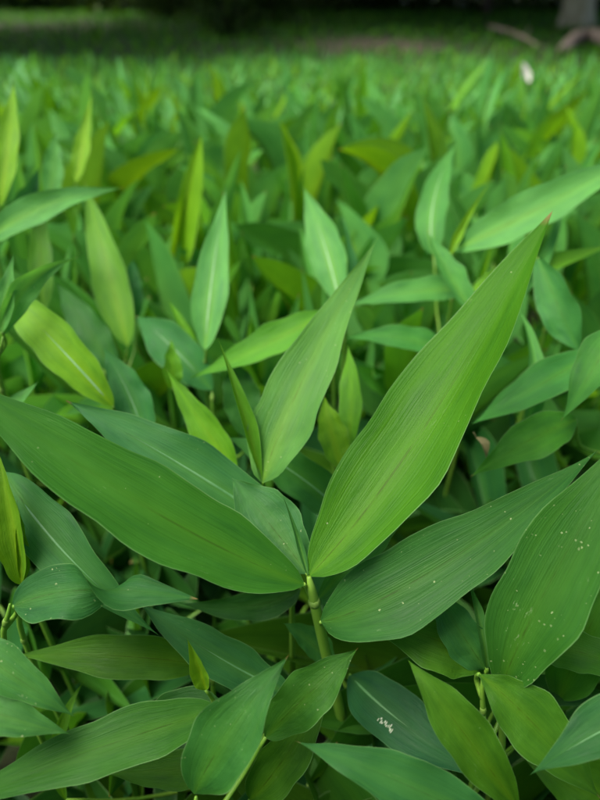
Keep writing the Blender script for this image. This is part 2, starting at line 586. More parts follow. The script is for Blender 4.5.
hero_plant('grass plant with a blunt yellow-green leaf and a broad white midrib',
           [(114, 407, .365), (116, 450, .385)], [
    L((113, 406, .362), (64, 352, .352), (10, 296, .362), 46, (0.15, 0.37, 0.020), roll=-4, fold=0.16, tm=0.55, p=3.2, q=0.8, wave=0.01, rib=True, ribspan=(0.12, 0.72), wear=0.1),
    L((145, 440, .37), (128, 392, .375), (102, 346, .385), 42, BLUE, roll=-10, wear=0.2, rib=True),
    L((115, 372, .43), (85, 325, .435), (56, 282, .45), 36, DARK, roll=-5, wear=0.2),
], root_off=(0.0, 0.02))

hero_plant('grass plant with two narrow pale leaves crossing, one upright and one bent over',
           [(3, 337, .335), (2, 390, .36)], [
    L((4, 334, .336), (27, 286, .338), (78, 257, .350), 27, PALE, roll=20, fold=0.25, tm=0.4, p=1.6, wear=0.5),
    L((2, 332, .334), (6, 295, .334), (14, 252, .338), 20, PALE, roll=-20, fold=0.3, tm=0.4, p=1.6, wear=0.3),
    L((-8, 420, .34), (12, 405, .34), (39, 381, .345), 16, PALE, roll=-20, wear=0.2),
], root_off=(-0.01, 0.02))

hero_plant('grass plant with a wide blurred leaf stretching sideways above the pale crossing leaves',
           [(-22, 246, .43), (-24, 300, .46)], [
    L((-20, 246, .43), (45, 206, .43), (124, 188, .45), 30, FRESH, roll=-22, fold=0.2, tm=0.4, p=1.7, wear=0.1),
], root_off=(-0.01, 0.03))

hero_plant('grass plant with a tall glowing yellow leaf, the brightest blade of the carpet',
           [(0, 205, .46), (-2, 260, .50)], [
    L((0, 206, .46), (8, 145, .468), (14, 78, .485), 23, YEL, roll=-15, fold=0.3, tm=0.45, p=1.7, wear=0.0),
    L((2, 222, .47), (25, 200, .48), (40, 165, .50), 20, BLUE, roll=15, wear=0.0),
], root_off=(-0.01, 0.04))

hero_plant('grass plant with a thin yellow-green upright blade beside a pale notched one',
           [(76, 184, .56), (74, 240, .62)], [
    L((76, 182, .56), (84, 140, .57), (92, 90, .59), 17, YEL, roll=-20, fold=0.35, tm=0.4, p=1.4, wear=0.0),
    L((50, 200, .56), (53, 165, .57), (56, 130, .59), 20, PALE, roll=5, wave=0.05, wear=0.0),
    L((74, 235, .58), (72, 205, .58), (76, 180, .60), 12, LIME, roll=25, wear=0.0),
], root_off=(0.0, 0.04))

hero_plant('grass plant with a broad upright leaf fading to yellow at its foot',
           [(127, 348, .47), (128, 390, .50)], [
    L((128, 346, .47), (107, 265, .485), (84, 180, .52), 38, (0.11, 0.30, 0.03), roll=-12, fold=0.3, tm=0.3, p=2.4, wear=0.0),
    L((136, 320, .49), (132, 285, .49), (134, 258, .51), 20, BLUE, roll=20, wear=0.0),
    L((45, 310, .47), (40, 250, .48), (42, 200, .50), 22, OLIVE, roll=0, wear=0.0),
], root_off=(0.0, 0.03))

hero_plant('grass plant with a great arching leaf running off behind the broad leaf tip',
           [(452, 250, .46), (452, 300, .50)], [
    L((454, 250, .46), (545, 205, .435), (668, 140, .43), 46, FRESH, roll=-18, fold=0.22, tm=0.42, p=1.8, wear=0.1),
    L((449, 256, .45), (462, 225, .455), (493, 178, .465), 9, YEL, roll=20, fold=1.0, p=1.4, wear=0.0),
], root_off=(0.0, 0.04))

hero_plant('grass plant with a small folded leaf and a bluish upright leaf behind it',
           [(474, 318, .42), (476, 360, .45)], [
    L((474, 316, .42), (447, 270, .425), (428, 232, .44), 27, PALE, roll=35, fold=0.45, tm=0.4, p=1.6, wear=0.1),
    L((434, 255, .52), (434, 200, .53), (457, 140, .56), 30, PALE, roll=-10, wear=0.0, rib=True),
    L((480, 310, .43), (540, 262, .44), (566, 165, .47), 16, PALE, roll=40, fold=0.4, wear=0.0),
], root_off=(0.0, 0.03))

hero_plant('grass plant with long flat leaves lying level behind the broad leaf edge',
           [(470, 292, .45), (470, 330, .48)], [
    L((470, 290, .45), (410, 292, .445), (348, 306, .45), 30, PALE, roll=35, wear=0.1),
    L((450, 352, .42), (400, 338, .415), (345, 338, .42), 32, (0.05, 0.22, 0.04), roll=35, wear=0.1),
    L((472, 290, .45), (530, 270, .45), (620, 242, .46), 26, LIME, roll=-25, wear=0.1),
], root_off=(0.0, 0.03))

hero_plant('grass plant with one drooping leaf hanging beside the folded tip of the broad leaf',
           [(538, 262, .40), (545, 330, .45)], [
    L((538, 258, .40), (560, 310, .385), (580, 352, .38), 40, (0.05, 0.22, 0.05), roll=15, fold=0.3, tm=0.5, p=2.4, wear=0.1),
    L((524, 430, .36), (535, 370, .37), (520, 310, .39), 22, PALE, roll=40, fold=0.4, wear=0.1),
], root_off=(0.0, 0.03))

hero_plant('grass plant with a pointed leaf hanging over two level leaves, near the frayed tan scrap',
           [(622, 318, .33), (630, 400, .37)], [
    L((618, 325, .328), (594, 368, .322), (561, 421, .325), 46, (0.052, 0.215, 0.035), roll=15, fold=0.2, tm=0.4, p=1.7, wear=0.3),
    L((600, 350, .36), (535, 388, .352), (470, 425, .36), 44, (0.045, 0.20, 0.04), roll=20, fold=0.2, tm=0.4, p=1.8, wear=0.2),
    L((576, 420, .345), (530, 440, .332), (470, 477, .335), 46, MID, roll=5, fold=0.12, tm=0.42, p=1.9, wear=0.2),
], root_off=(0.01, 0.03))

# --- right side and lower right
hero_plant('grass plant with a very large speckled leaf rising beside the dark spreading leaf',
           [(500, 692, .262), (500, 760, .29)], [
    L((502, 688, .258), (546, 590, .240), (648, 415, .235), 93, (0.045, 0.19, 0.022), roll=-4, fold=0.20, tm=0.5, bt=0.95, p=2.4, wear=1.0, wave=0.025),
    L((486, 668, .265), (436, 640, .262), (352, 618, .270), 66, OLIVE, roll=8, bt=1.1, fold=0.15, tm=0.45, p=1.9, wear=0.2),
    L((486, 670, .262), (458, 628, .259), (428, 580, .266), 46, (0.05, 0.21, 0.05), roll=-10, wear=0.2),
    L((487, 668, .260), (481, 628, .256), (468, 578, .262), 13, PALE, roll=20, fold=0.9, wear=0.1),
], root_off=(0.01, 0.01), r=0.0024)

hero_plant('grass plant with a plain yellow-green leaf lying under the dark speckled leaf edge',
           [(482, 676, .252), (480, 760, .28)], [
    L((479, 674, .250), (532, 722, .242), (602, 800, .236), 68, (0.062, 0.215, 0.014), roll=-12, bt=1.4, fold=0.10, tm=0.5, p=2.2, wear=0.35),
    L((540, 650, .29), (590, 655, .275), (660, 690, .27), 44, (0.055, 0.22, 0.015), roll=-10, wear=0.1),
    L((560, 700, .30), (588, 630, .29), (640, 540, .29), 60, (0.06, 0.24, 0.02), roll=0, wear=0.1),
    L((520, 740, .30), (512, 690, .30), (505, 640, .30), 40, DARK, roll=10, wear=0.1),
    L((500, 700, .30), (560, 690, .30), (620, 705, .30), 34, DARK, roll=15, wear=0.1),
], root_off=(0.0, 0.01))

hero_plant('grass plant with a yellow-green leaf, its pointed tip resting above the scarred bluish leaf',
           [(520, 812, .238), (520, 840, .25)], [
    L((519, 810, .238), (460, 728, .228), (408, 660, .236), 56, (0.072, 0.225, 0.012), roll=10, fold=0.14, tm=0.45, p=1.8, wear=0.35),
], root_off=(0.0, 0.02))

hero_plant('grass plant with a bluish leaf bearing a white chewed scar',
           [(350, 676, .322), (352, 720, .335)], [
    L((350, 675, .318), (404, 724, .290), (492, 782, .272), 62, (0.030, 0.150, 0.050), roll=-8, fold=0.12, tm=0.36, p=2.2, rib=True, ribspan=(0.08, 0.55), wear=0.2, scar=(0.36, 0.47, -0.50, -0.34),  # part of the blue is sky sheen put into the colour
      label='bluish leaf with a white chewed scar'),
    L((352, 738, .335), (380, 755, .33), (430, 762, .32), 48, BLUE, roll=10, wear=0.1),
    L((334, 664, .312), (308, 640, .306), (283, 623, .302), 28, PALE, roll=20, fold=0.3, wear=0.4),
], root_off=(0.0, 0.02))

hero_plant('grass plant whose bluish leaf curls over to a sharp tip above a yellow-green leaf',
           [(688, 700, .225), (690, 760, .25)], [
    L((684, 700, .222), (612, 726, .214), (529, 776, .216), 66, (0.038, 0.175, 0.045), roll=14, fold=0.15, tm=0.42, p=1.7, wear=0.2, rib=True),
    L((640, 815, .30), (590, 790, .30), (520, 755, .31), 80, (0.065, 0.22, 0.012), roll=0, wear=0.1),
], root_off=(0.01, 0.02))

hero_plant('grass plant with a pale leaf pointing at the central stem from below',
           [(520, 842, .225), (521, 870, .24)], [
    L((516, 838, .222), (400, 782, .216), (295, 741, .224), 58, (0.045, 0.20, 0.045), roll=10, fold=0.14, tm=0.42, p=1.7, wear=0.3),
], root_off=(0.0, 0.02))

# --- lower middle and lower left
hero_plant('grass plant with a broad speckled leaf whose tip touches a smaller matching leaf',
           [(196, 797, .232), (198, 830, .25)], [
    L((194, 794, .232), (231, 730, .222), (289, 655, .232), 74, (0.048, 0.205, 0.035), roll=-6, fold=0.16, tm=0.42, p=1.7, wear=0.75),
    L((266, 737, .252), (312, 690, .244), (358, 648, .252), 54, (0.052, 0.205, 0.022), roll=6, fold=0.14, tm=0.42, p=1.8, wear=0.8),
    L((250, 800, .27), (290, 750, .262), (330, 680, .27), 50, OLIVE, roll=10, wear=0.2),
], root_off=(0.0, 0.01))

hero_plant('grass plant with a long level leaf running under the broad speckled leaf',
           [(222, 708, .255), (224, 760, .28)], [
    L((219, 710, .252), (108, 745, .236), (-80, 815, .226), 60, (0.048, 0.195, 0.022), roll=10, fold=0.10, tm=0.42, p=2.2, wear=0.25, wave=0.025),
    L((206, 690, .256), (199, 668, .254), (187, 638, .250), 17, YEL, roll=-15, fold=0.7, tm=0.45, p=1.8, wear=0.1, curl=0.4),
    L((292, 695, .285), (215, 655, .280), (138, 602, .290), 48, (0.050, 0.215, 0.055), roll=10, fold=0.14, tm=0.42, rib=True, ribspan=(0.15, 0.6), wear=0.3),
    L((222, 705, .275), (170, 712, .28), (130, 740, .29), 40, DARK, roll=10, wear=0.1),
    L((220, 762, .27), (170, 770, .265), (100, 772, .27), 40, OLIVE, roll=0, wear=0.1),
], root_off=(0.0, 0.01))

hero_plant('grass plant with a dull olive leaf lying level in the shade under the twisted leaf',
           [(212, 664, .298), (215, 710, .32)], [
    L((210, 665, .296), (116, 656, .285), (16, 655, .296), 46, OLIVE, roll=0, fold=0.10, tm=0.42, p=2.0, wear=0.1),
    L((66, 800, .30), (58, 740, .30), (85, 680, .31), 16, LIME, roll=20, wear=0.1),
], root_off=(0.0, 0.01))

hero_plant('grass plant with one wavy bluish leaf passing beneath the twisted leaf',
           [(4, 474, .285), (4, 530, .31)], [
    L((4, 472, .283), (66, 554, .270), (160, 636, .262), 60, (0.055, 0.235, 0.055), roll=6, fold=0.14, tm=0.38, p=1.7, rib=True, ribspan=(0.2, 0.72), wear=0.2),  # bluish colour carries a painted sheen of the sky
], root_off=(0.0, 0.01))

hero_plant('grass plant with a leaf twisted half over in its middle like a propeller',
           [(10, 604, .252), (8, 660, .275)], [
    L((14, 606, .250), (88, 590, .244), (198, 599, .240), 58, (0.045, 0.195, 0.045), roll=-14, roll2=166, tw=(0.36, 0.78), fold=0.12, tm=0.26, p=2.8, q=1.0, wear=0.8, b0=0.12, wave=0.01),
], root_off=(-0.01, 0.01))

hero_plant('grass plant with a crumpled yellow leaf furled lengthwise round its own stem',
           [(22, 584, .27), (24, 640, .30)], [
    L((22, 584, .268), (12, 520, .266), (-4, 445, .272), 34, YEL, roll=-25, fold=0.6, tm=0.45, p=1.8, wave=0.06, curl=0.4, wear=0.1),
    L((22, 583, .272), (18, 545, .268), (17, 500, .270), 14, YEL, roll=30, fold=1.0, wave=0.05, wear=0.1),
], root_off=(0.0, 0.01))

hero_plant('grass plant with two pale leaves lying parallel, tips turned the same way',
           [(-74, 676, .235), (-76, 740, .26)], [
    L((-70, 620, .236), (8, 672, .228), (75, 717, .234), 46, PALE, roll=-5, fold=0.14, tm=0.42, p=1.8, wear=0.7),
    L((-84, 690, .230), (-8, 712, .222), (70, 734, .228), 52, PALE, roll=-10, fold=0.14, tm=0.42, p=1.8, wear=0.4),
], root_off=(-0.01, 0.01))

# ------------------------------------------------------------------ the ordinary plants of the carpet
def unit_leaf(i, nv=12, nu=4):
    """a unit-length leaf along +Y with its face up: its own droop, fold, twist and wave"""
    r = random.Random(100 + i)
    droop = r.uniform(0.0, 0.75) if i % 3 else r.uniform(-0.2, 0.15)
    fold = r.uniform(0.12, 0.5)
    twist = r.uniform(-0.6, 0.6)
    wv = r.uniform(0.03, 0.10)
    ph = r.uniform(0, 6.28)
    tm, p, q = r.uniform(0.3, 0.46), r.uniform(1.5, 2.3), r.uniform(1.0, 1.2)
    verts, uvs, faces = [], [], []
    x = y = z = 0.0
    for k in range(nv + 1):
        t = k / nv
        ang = -droop * (t ** 1.4) * 1.2
        if k:
            y += math.cos(ang) / nv
            z += math.sin(ang) / nv
        wid = 0.5 * width_profile(t, tm, p, q)
        tw = twist * t
        for j in range(nu + 1):
            u = -1 + 2 * j / nu
            h = abs(u) * fold * wid + wv * 0.5 * u * u * math.sin(9 * t + ph + (1.6 if u > 0 else 0)) * wid * 2
            sx = u * wid
            verts.append((sx * math.cos(tw) - h * math.sin(tw), y - math.sin(ang) * h, z + (sx * math.sin(tw) + h * math.cos(tw))))
            uvs.append((0.5 + 0.5 * u, t))
    for k in range(nv):
        for j in range(nu):
            a = k * (nu + 1) + j
            faces.append((a, a + 1, a + nu + 2, a + nu + 1))
    me = bpy.data.meshes.new('leaf')
    me.from_pydata(verts, [], faces)
    lay = me.uv_layers.new(name='UVMap')
    idx = np.empty(len(me.loops), dtype=np.int32)
    me.loops.foreach_get('vertex_index', idx)
    lay.data.foreach_set('uv', np.asarray(uvs, dtype=np.float32)[idx].ravel())
    me.polygons.foreach_set('use_smooth', [True] * len(me.polygons))
    me.materials.append(M_LEAF2)
    return me


LEAVES = [unit_leaf(i) for i in range(14)]
STEMS = []
for i in range(5):
    r = random.Random(50 + i)
    ax, ay = r.uniform(-0.05, 0.05), r.uniform(-0.05, 0.05)
    path = [Vector((ax * math.sin(k / 7 * 2.6), ay * math.sin(k / 7 * 3.0), k / 7)) for k in range(8)]
    v, f = tube_data(path, [0.0021 - 0.0012 * k / 7 for k in range(8)], 6)
    me = bpy.data.meshes.new('stem')
    me.from_pydata([tuple(x) for x in v], [], f)
    me.polygons.foreach_set('use_smooth', [True] * len(me.polygons))
    me.materials.append(M_STEM)
    STEMS.append((me, ax, ay))


def stem_point(ax, ay, h, H):
    return Vector((ax * math.sin(h * 2.6), ay * math.sin(h * 3.0), h * H))


def leaf_matrix(pos, az, el, roll, Ls, Ws):
    rot = Matrix.Rotation(az, 4, 'Z') @ Matrix.Rotation(el, 4, 'X') @ Matrix.Rotation(roll, 4, 'Y')
    return Matrix.Translation(pos) @ rot @ Matrix.Diagonal((Ws, Ls, Ls, 1))


def plant_plan(H, kind, r):
    """stem height -> list of (relative height, azimuth, elevation, roll, length, width, colour)"""
    out = []
    n = r.choice((5, 6, 6, 7)) if kind != 'low' else r.choice((4, 5, 5))
    az = r.uniform(0, 6.28)
    for k in range(n):
        h = 0.25 + 0.75 * k / (n - 1)
        az += math.pi + r.uniform(-0.7, 0.7)
        if kind == 'low':
            el = R(r.uniform(5, 45))
            Ls = r.uniform(0.10, 0.17)
        else:
            el = R(34 + 46 * (k / (n - 1)) ** 1.1 + r.uniform(-14, 14))
            Ls = r.uniform(0.11, 0.18) * (1 - 0.12 * (k / (n - 1)))
        if k == n - 1 and kind != 'low':
            el = R(r.uniform(66, 86))
        Ws = Ls * (r.uniform(0.17, 0.25) if kind == 'low' else r.uniform(0.10, 0.155))
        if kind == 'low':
            c = r.choice((MID, BLUE, DARK, OLIVE, DARK, BLUE))  # darker hues put the shade of the gaps into the colour
        elif k == n - 1:
            c = r.choice((FRESH, PALE, FRESH, LIME, FRESH, YEL, PALE))
            if r.random() < 0.3:
                Ws *= 0.45
        elif k == 0:
            c = r.choice((MID, LIME, MID, YEL, LIME))
        else:
            c = r.choice((MID, PALE, FRESH, PALE, FRESH, PALE, LIME))
        s = (0.8 if kind == 'low' else 1.22) * (1 + r.uniform(-0.14, 0.14))  # gap shade and brighter light on the carpet, scaled into the colour
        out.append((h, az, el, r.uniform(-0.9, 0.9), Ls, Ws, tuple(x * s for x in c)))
    return out


NUM = {4: 'four', 5: 'five', 6: 'six', 7: 'seven'}


def describe(plan, H, kind):
    top = plan[-1]
    c = top[6]
    tone = 'yellow-green' if c[0] > 0.42 * c[1] else ('fresh green' if c[0] > 0.31 * c[1] else ('lime green' if c[2] < 0.1 * c[1] else ('bluish' if c[2] > 0.25 * c[1] else 'mid-green')))
    if kind == 'low':
        return 'low %s-leaved plant, %s on top, %s large leaves' % (NUM[len(plan)], tone, 'just under the' if H > 0.1 else 'deep in shade below the')
    slim = 'needle-thin' if top[5] < 0.09 * top[4] else 'flat'
    return '%s %s-leaved carpet plant topped by a %s %s blade' % ('tall' if H > 0.215 else 'short', NUM[len(plan)], slim, tone)


def carpet_plant(x, y, H, kind, label, group, r):
    plan = plant_plan(H, kind, r)
    e = empty('broadleaf_plant', (x, y, 0), describe(plan, H, kind), 'grass plant', group)
    e.rotation_euler = (r.uniform(-0.14, 0.14), r.uniform(-0.14, 0.14), r.uniform(0, 6.28))
    me, ax, ay = STEMS[r.randrange(len(STEMS))]
    s = bpy.data.objects.new('stem', me)
    s.scale = (1, 1, H)
    s.parent = e
    col.objects.link(s)
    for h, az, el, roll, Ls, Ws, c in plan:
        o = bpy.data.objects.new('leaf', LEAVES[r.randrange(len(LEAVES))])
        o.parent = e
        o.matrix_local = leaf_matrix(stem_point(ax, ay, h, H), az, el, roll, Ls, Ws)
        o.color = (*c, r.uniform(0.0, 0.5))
        col.objects.link(o)


def half_width(y):
    return 0.5 * (0.86 * y + 0.17)


def scatter(n, y0, y1, gap, r, power=1.0, margin=0.02):
    pts = []
    tries = 0
    while len(pts) < n and tries < n * 400:
        tries += 1
        y = y0 + (y1 - y0) * r.random() ** power
        hw = half_width(y) + margin
        x = r.uniform(-hw, hw)
        g = gap * (0.75 + 0.5 * (y - y0) / (y1 - y0))
        if all((x - a) ** 2 + (y - b) ** 2 > g * g for a, b in pts):
            pts.append((x, y))
    return pts


rr = random.Random(77)
LOWG = 'low grass plants under the large front plants'
CARG = 'grass plants of the carpet'
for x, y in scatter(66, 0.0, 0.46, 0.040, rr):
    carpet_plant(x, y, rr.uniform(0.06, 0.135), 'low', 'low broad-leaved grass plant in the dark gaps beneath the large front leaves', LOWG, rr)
for x, y in scatter(190, 0.44, 1.30, 0.052, rr, 0.9):
    k = min(1.0, max(0.0, (y - 0.44) / 0.25))
    H = rr.uniform(0.13, 0.19) + 0.055 * k
    carpet_plant(x, y, H, 'tall', 'slender upright grass plant in the softly blurred carpet behind the large leaves', CARG, rr)

# ------------------------------------------------------------------ the rest of the carpet, too many to count
def mass_mesh(name, pos, az, el, Ls, Ws, colr, droop, nv=5):
    """leaves as small folded strips, all in one mesh"""
    n = len(pos)
    ts = np.linspace(0, 1, nv + 1)
    prof = np.array([width_profile(float(t), 0.38, 1.8, 1.1) for t in ts])
    d = np.stack([np.cos(el) * np.sin(az), np.cos(el) * np.cos(az), np.sin(el)], 1)
    side = np.stack([np.cos(az), -np.sin(az), np.zeros(n)], 1)
    nrm = np.cross(side, d)
    roll = rng.uniform(-0.7, 0.7, n)
    s2 = side * np.cos(roll)[:, None] + nrm * np.sin(roll)[:, None]
    n2 = np.cross(s2, d)
    V = np.zeros((n, nv + 1, 3, 3), dtype=np.float32)
    for k, t in enumerate(ts):
        c = pos + d * (Ls * t)[:, None] - nrm * (droop * Ls * t * t)[:, None]
        for j, u in enumerate((-1, 0, 1)):
            V[:, k, j] = c + s2 * (u * 0.5 * Ws * prof[k])[:, None] + n2 * (abs(u) * 0.12 * Ws * prof[k])[:, None]
    per = (nv + 1) * 3
    q = []
    for k in range(nv):
        for j in range(2):
            a = k * 3 + j
            q.append((a, a + 1, a + 4, a + 3))
    q = np.array(q)
    faces = (q[None] + (np.arange(n) * per)[:, None, None]).reshape(-1, 4)
    me = bpy.data.meshes.new(name)
    nvt = n * per
    me.vertices.add(nvt)
    me.vertices.foreach_set('co', V.reshape(-1))
    nf = len(faces)
    me.loops.add(nf * 4)
    me.loops.foreach_set('vertex_index', faces.reshape(-1).astype(np.int32))
    me.polygons.add(nf)
    me.polygons.foreach_set('loop_start', np.arange(0, nf * 4, 4, dtype=np.int32))
    me.polygons.foreach_set('loop_total', np.full(nf, 4, dtype=np.int32))
    me.polygons.foreach_set('use_smooth', np.ones(nf, dtype=bool))
    uvp = np.zeros((n, nv + 1, 3, 2), dtype=np.float32)
    uvp[..., 0] = np.array([0, 0.5, 1])[None, None, :]
    uvp[..., 1] = ts[None, :, None]
    me.update(calc_edges=True)
    lay = me.uv_layers.new(name='UVMap')
    lay.data.foreach_set('uv', uvp.reshape(-1, 2)[faces.reshape(-1)].ravel())
    at_ = me.attributes.new('leafcol', 'FLOAT_COLOR', 'POINT')
    cc = np.ones((n, per, 4), dtype=np.float32)
    cc[..., :3] = colr[:, None, :]
    at_.data.foreach_set('color', cc.ravel())
    me.validate()
    return me


def bare(x, y):
    """worn patches where soil shows between the plants"""
    b = np.exp(-(((x - 0.62) / 0.75) ** 2 + ((y - 6.3) / 0.75) ** 2) * 1.2)
    b += 0.9 * np.exp(-(((x - 0.52) / 0.20) ** 2 + ((y - 3.75) / 0.35) ** 2) * 1.2)
    b += 0.8 * np.exp(-(((x + 3.0) / 1.2) ** 2 + ((y - 8.6) / 0.5) ** 2) * 1.2)
    return b


def carpet_height(y):
    return np.interp(y, [0, 1.2, 1.7, 2.4, 3.2, 4.4, 5.5], [0.24, 0.24, 0.21, 0.19, 0.15, 0.07, 0.05])


PALETTE = np.array([MID, PALE, PALE, LIME, FRESH, PALE, FRESH, YEL, MID, PALE])


def carpet_mass(n, xr, yr, keep, leaves_per=6):
    x = rng.uniform(*xr, n)
    y = rng.uniform(*yr, n)
    m = keep(x, y) & (rng.random(n) > bare(x, y) * 1.3)
    x, y = x[m], y[m]
    n = len(x)
    H = carpet_height(y) * rng.uniform(0.66, 1.12, n) * (1 + 0.14 * np.sin(x * 5.1 + 1.3 * np.sin(y * 4.0)) * np.cos(y * 5.7))
    P, A, E, LL, W, C, D = [], [], [], [], [], [], []
    a0 = rng.uniform(0, 6.28, n)
    lean = rng.normal(0, 0.10, (n, 2))
    for k in range(leaves_per):
        f = k / (leaves_per - 1)
        h = H * (0.3 + 0.7 * f)
        a0 = a0 + math.pi + rng.uniform(-0.7, 0.7, n)
        P.append(np.stack([x + lean[:, 0] * h, y + lean[:, 1] * h, h], 1))
        A.append(a0.copy())
        E.append(np.radians(12 + 58 * f + rng.uniform(-16, 16, n)))
        ll = rng.uniform(0.075, 0.145, n) * np.interp(y, [0, 1.3, 1.7, 2.4, 3.2, 4.4], [1.15, 1.1, 0.75, 0.55, 0.45, 0.4])
        LL.append(ll)
        W.append(ll * rng.uniform(0.11, 0.19, n))
        C.append(PALETTE[rng.integers(0, len(PALETTE), n)] * rng.uniform(0.98, 1.36, (n, 1)))
        D.append(rng.uniform(-0.05, 0.4, n))
    cat = np.concatenate
    return mass_mesh('grass_carpet', cat(P), cat(A), cat(E), cat(LL), cat(W), cat(C), cat(D))


def outside(x, y):
    inside = (np.abs(x) < 0.5 * (0.86 * y + 0.17) + np.where(y < 0.5, 0.14, 0.05)) & (y < 1.30) & (y > -0.05)
    return ~inside & ((np.abs(x) < 0.55 * y + 1.0))


me = carpet_mass(2300, (-1.7, 1.7), (-0.5, 1.32), outside)
o = bpy.data.objects.new('grass_carpet', me)
me.materials.append(M_MASS)
col.objects.link(o)
tag(o, 'dense carpet of broad-leaved grass carrying on beside the separate plants', None, None, 'stuff')
me = carpet_mass(11000, (-4.2, 4.2), (1.28, 5.2), lambda x, y: (np.abs(x) < 0.56 * y + 0.9) & (y < 3.9 + 0.35 * np.sin(x * 1.9 + 1.0) - 0.15 * x + rng.normal(0, 0.35, x.shape)))
o = bpy.data.objects.new('grass_carpet', me)
me.materials.append(M_MASS)
col.objects.link(o)
tag(o, 'distant blurred carpet of bright broad-leaved grass reaching to the shaded clearing', None, None, 'stuff')

# short turf of the clearing under the trees
n = 26000
x = rng.uniform(-7, 7, n)
y = rng.uniform(4.2, 13.5, n)
m = (np.abs(x) < 0.55 * y + 1.2) & (rng.random(n) > bare(x, y) * 1.5) & (rng.random(n) < np.interp(y, [4.2, 5.5, 13], [0.5, 1, 0.7]))
x, y = x[m], y[m]
n = len(x)
ll = rng.uniform(0.04, 0.11, n)
me = mass_mesh('turf', np.stack([x, y, np.zeros(n)], 1), rng.uniform(0, 6.28, n), np.radians(rng.uniform(30, 88, n)), ll, ll * rng.uniform(0.15, 0.32, n),
               np.array([MID, OLIVE, DARK, LIME])[rng.integers(0, 4, n)] * rng.uniform(0.8, 1.2, (n, 1)), rng.uniform(0, 0.5, n), nv=3)
o = bpy.data.objects.new('turf', me)
me.materials.append(M_MASS)
col.objects.link(o)
tag(o, 'short shaded turf of the clearing in front of the trees', None, None, 'stuff')

# ------------------------------------------------------------------ ground
def ground_material():
    m, nt, out = new_mat('soil and moss')
    g = NT(nt)
    tc = g.n('ShaderNodeTexCoord').outputs['Object']
    f = g.noise(tc, 3.2, 6, 0.62)
    fine = g.noise(tc, 60, 6, 0.7)
    soil = g.mix(g.ramp(fine, 0.3, 0.7), (0.035, 0.026, 0.014, 1), (0.095, 0.078, 0.046, 1))
    green = g.mix(g.ramp(fine, 0.3, 0.7), (0.016, 0.040, 0.008, 1), (0.040, 0.085, 0.018, 1))
    sepv = g.n('ShaderNodeSeparateXYZ')
    nt.links.new(tc, sepv.inputs[0])
    at_ = g.n('ShaderNodeAttribute', attribute_name='bare').outputs['Fac']
    c = g.mix(g.math('MAXIMUM', g.ramp(f, 0.48, 0.62), g.ramp(at_, 0.15, 0.6)), green, soil)
    c = g.mix(g.math('MULTIPLY', g.ramp(at_, 0.25, 0.7), 0.7), c, (0.085, 0.080, 0.045, 1))
    p = g.n('ShaderNodeBsdfPrincipled')
    g.put(p.inputs['Base Color'], c)
    p.inputs['Roughness'].default_value = 0.95
    b = g.n('ShaderNodeBump')
    b.inputs['Strength'].default_value = 0.8
    b.inputs['Distance'].default_value = 0.01
    nt.links.new(fine, b.inputs['Height'])
    nt.links.new(b.outputs[0], p.inputs['Normal'])
    nt.links.new(p.outputs[0], out.inputs[0])
    return m


gx = np.concatenate([np.linspace(-90, -12, 8), np.linspace(-10, 10, 90), np.linspace(12, 90, 8)])
gy = np.concatenate([np.linspace(-60, -3, 6), np.linspace(-2, 16, 90), np.linspace(18, 140, 8)])
X, Y = np.meshgrid(gx, gy)
Z = 0.012 * np.sin(X * 2.1 + 0.4) * np.cos(Y * 1.7) + 0.006 * np.sin(X * 6.3 + Y * 4.1) - 0.012
gv = np.stack([X.ravel(), Y.ravel(), Z.ravel()], 1)
nx, ny = len(gx), len(gy)
gf = [(j * nx + i, j * nx + i + 1, (j + 1) * nx + i + 1, (j + 1) * nx + i) for j in range(ny - 1) for i in range(nx - 1)]
go = mesh_obj('ground', gv.tolist(), gf, ground_material())
ba = go.data.attributes.new('bare', 'FLOAT', 'POINT')
ba.data.foreach_set('value', np.clip(bare(X.ravel(), Y.ravel()), 0, 1).astype(np.float32))
tag(go, 'dark soil and moss ground with worn brown patches', None, None, 'structure')


# ------------------------------------------------------------------ trees, shrubs and the wood behind
def leaf_cloud(n, centre, radii, size, seed, cols, hollow=0.35, lumps=0):
    g = np.random.default_rng(seed)
    v = g.normal(size=(n, 3))
    v /= np.linalg.norm(v, axis=1)[:, None]
    rad = (hollow + (1 - hollow) * g.random(n) ** 0.5)
    if lumps:
        lc = g.normal(size=(lumps, 3))
        lc /= np.linalg.norm(lc, axis=1)[:, None]
        near = (v @ lc.T).max(1)
        rad *= 0.72 + 0.36 * np.clip((near - 0.4) / 0.5, 0, 1)
    p = v * rad[:, None] * np.array(radii) + np.array(centre)
    ll = size * g.uniform(0.6, 1.4, n)
    return p, g.uniform(0, 6.28, n), g.uniform(-1.1, 0.7, n), ll, ll * g.uniform(0.35, 0.55, n), np.array(cols)[g.integers(0, len(cols), n)] * g.uniform(0.75, 1.25, (n, 1)), g.uniform(0, 0.5, n)


FOREST = [(0.030, 0.075, 0.014), (0.042, 0.095, 0.018), (0.024, 0.062, 0.014), (0.055, 0.11, 0.02)]
crown_cache = {}


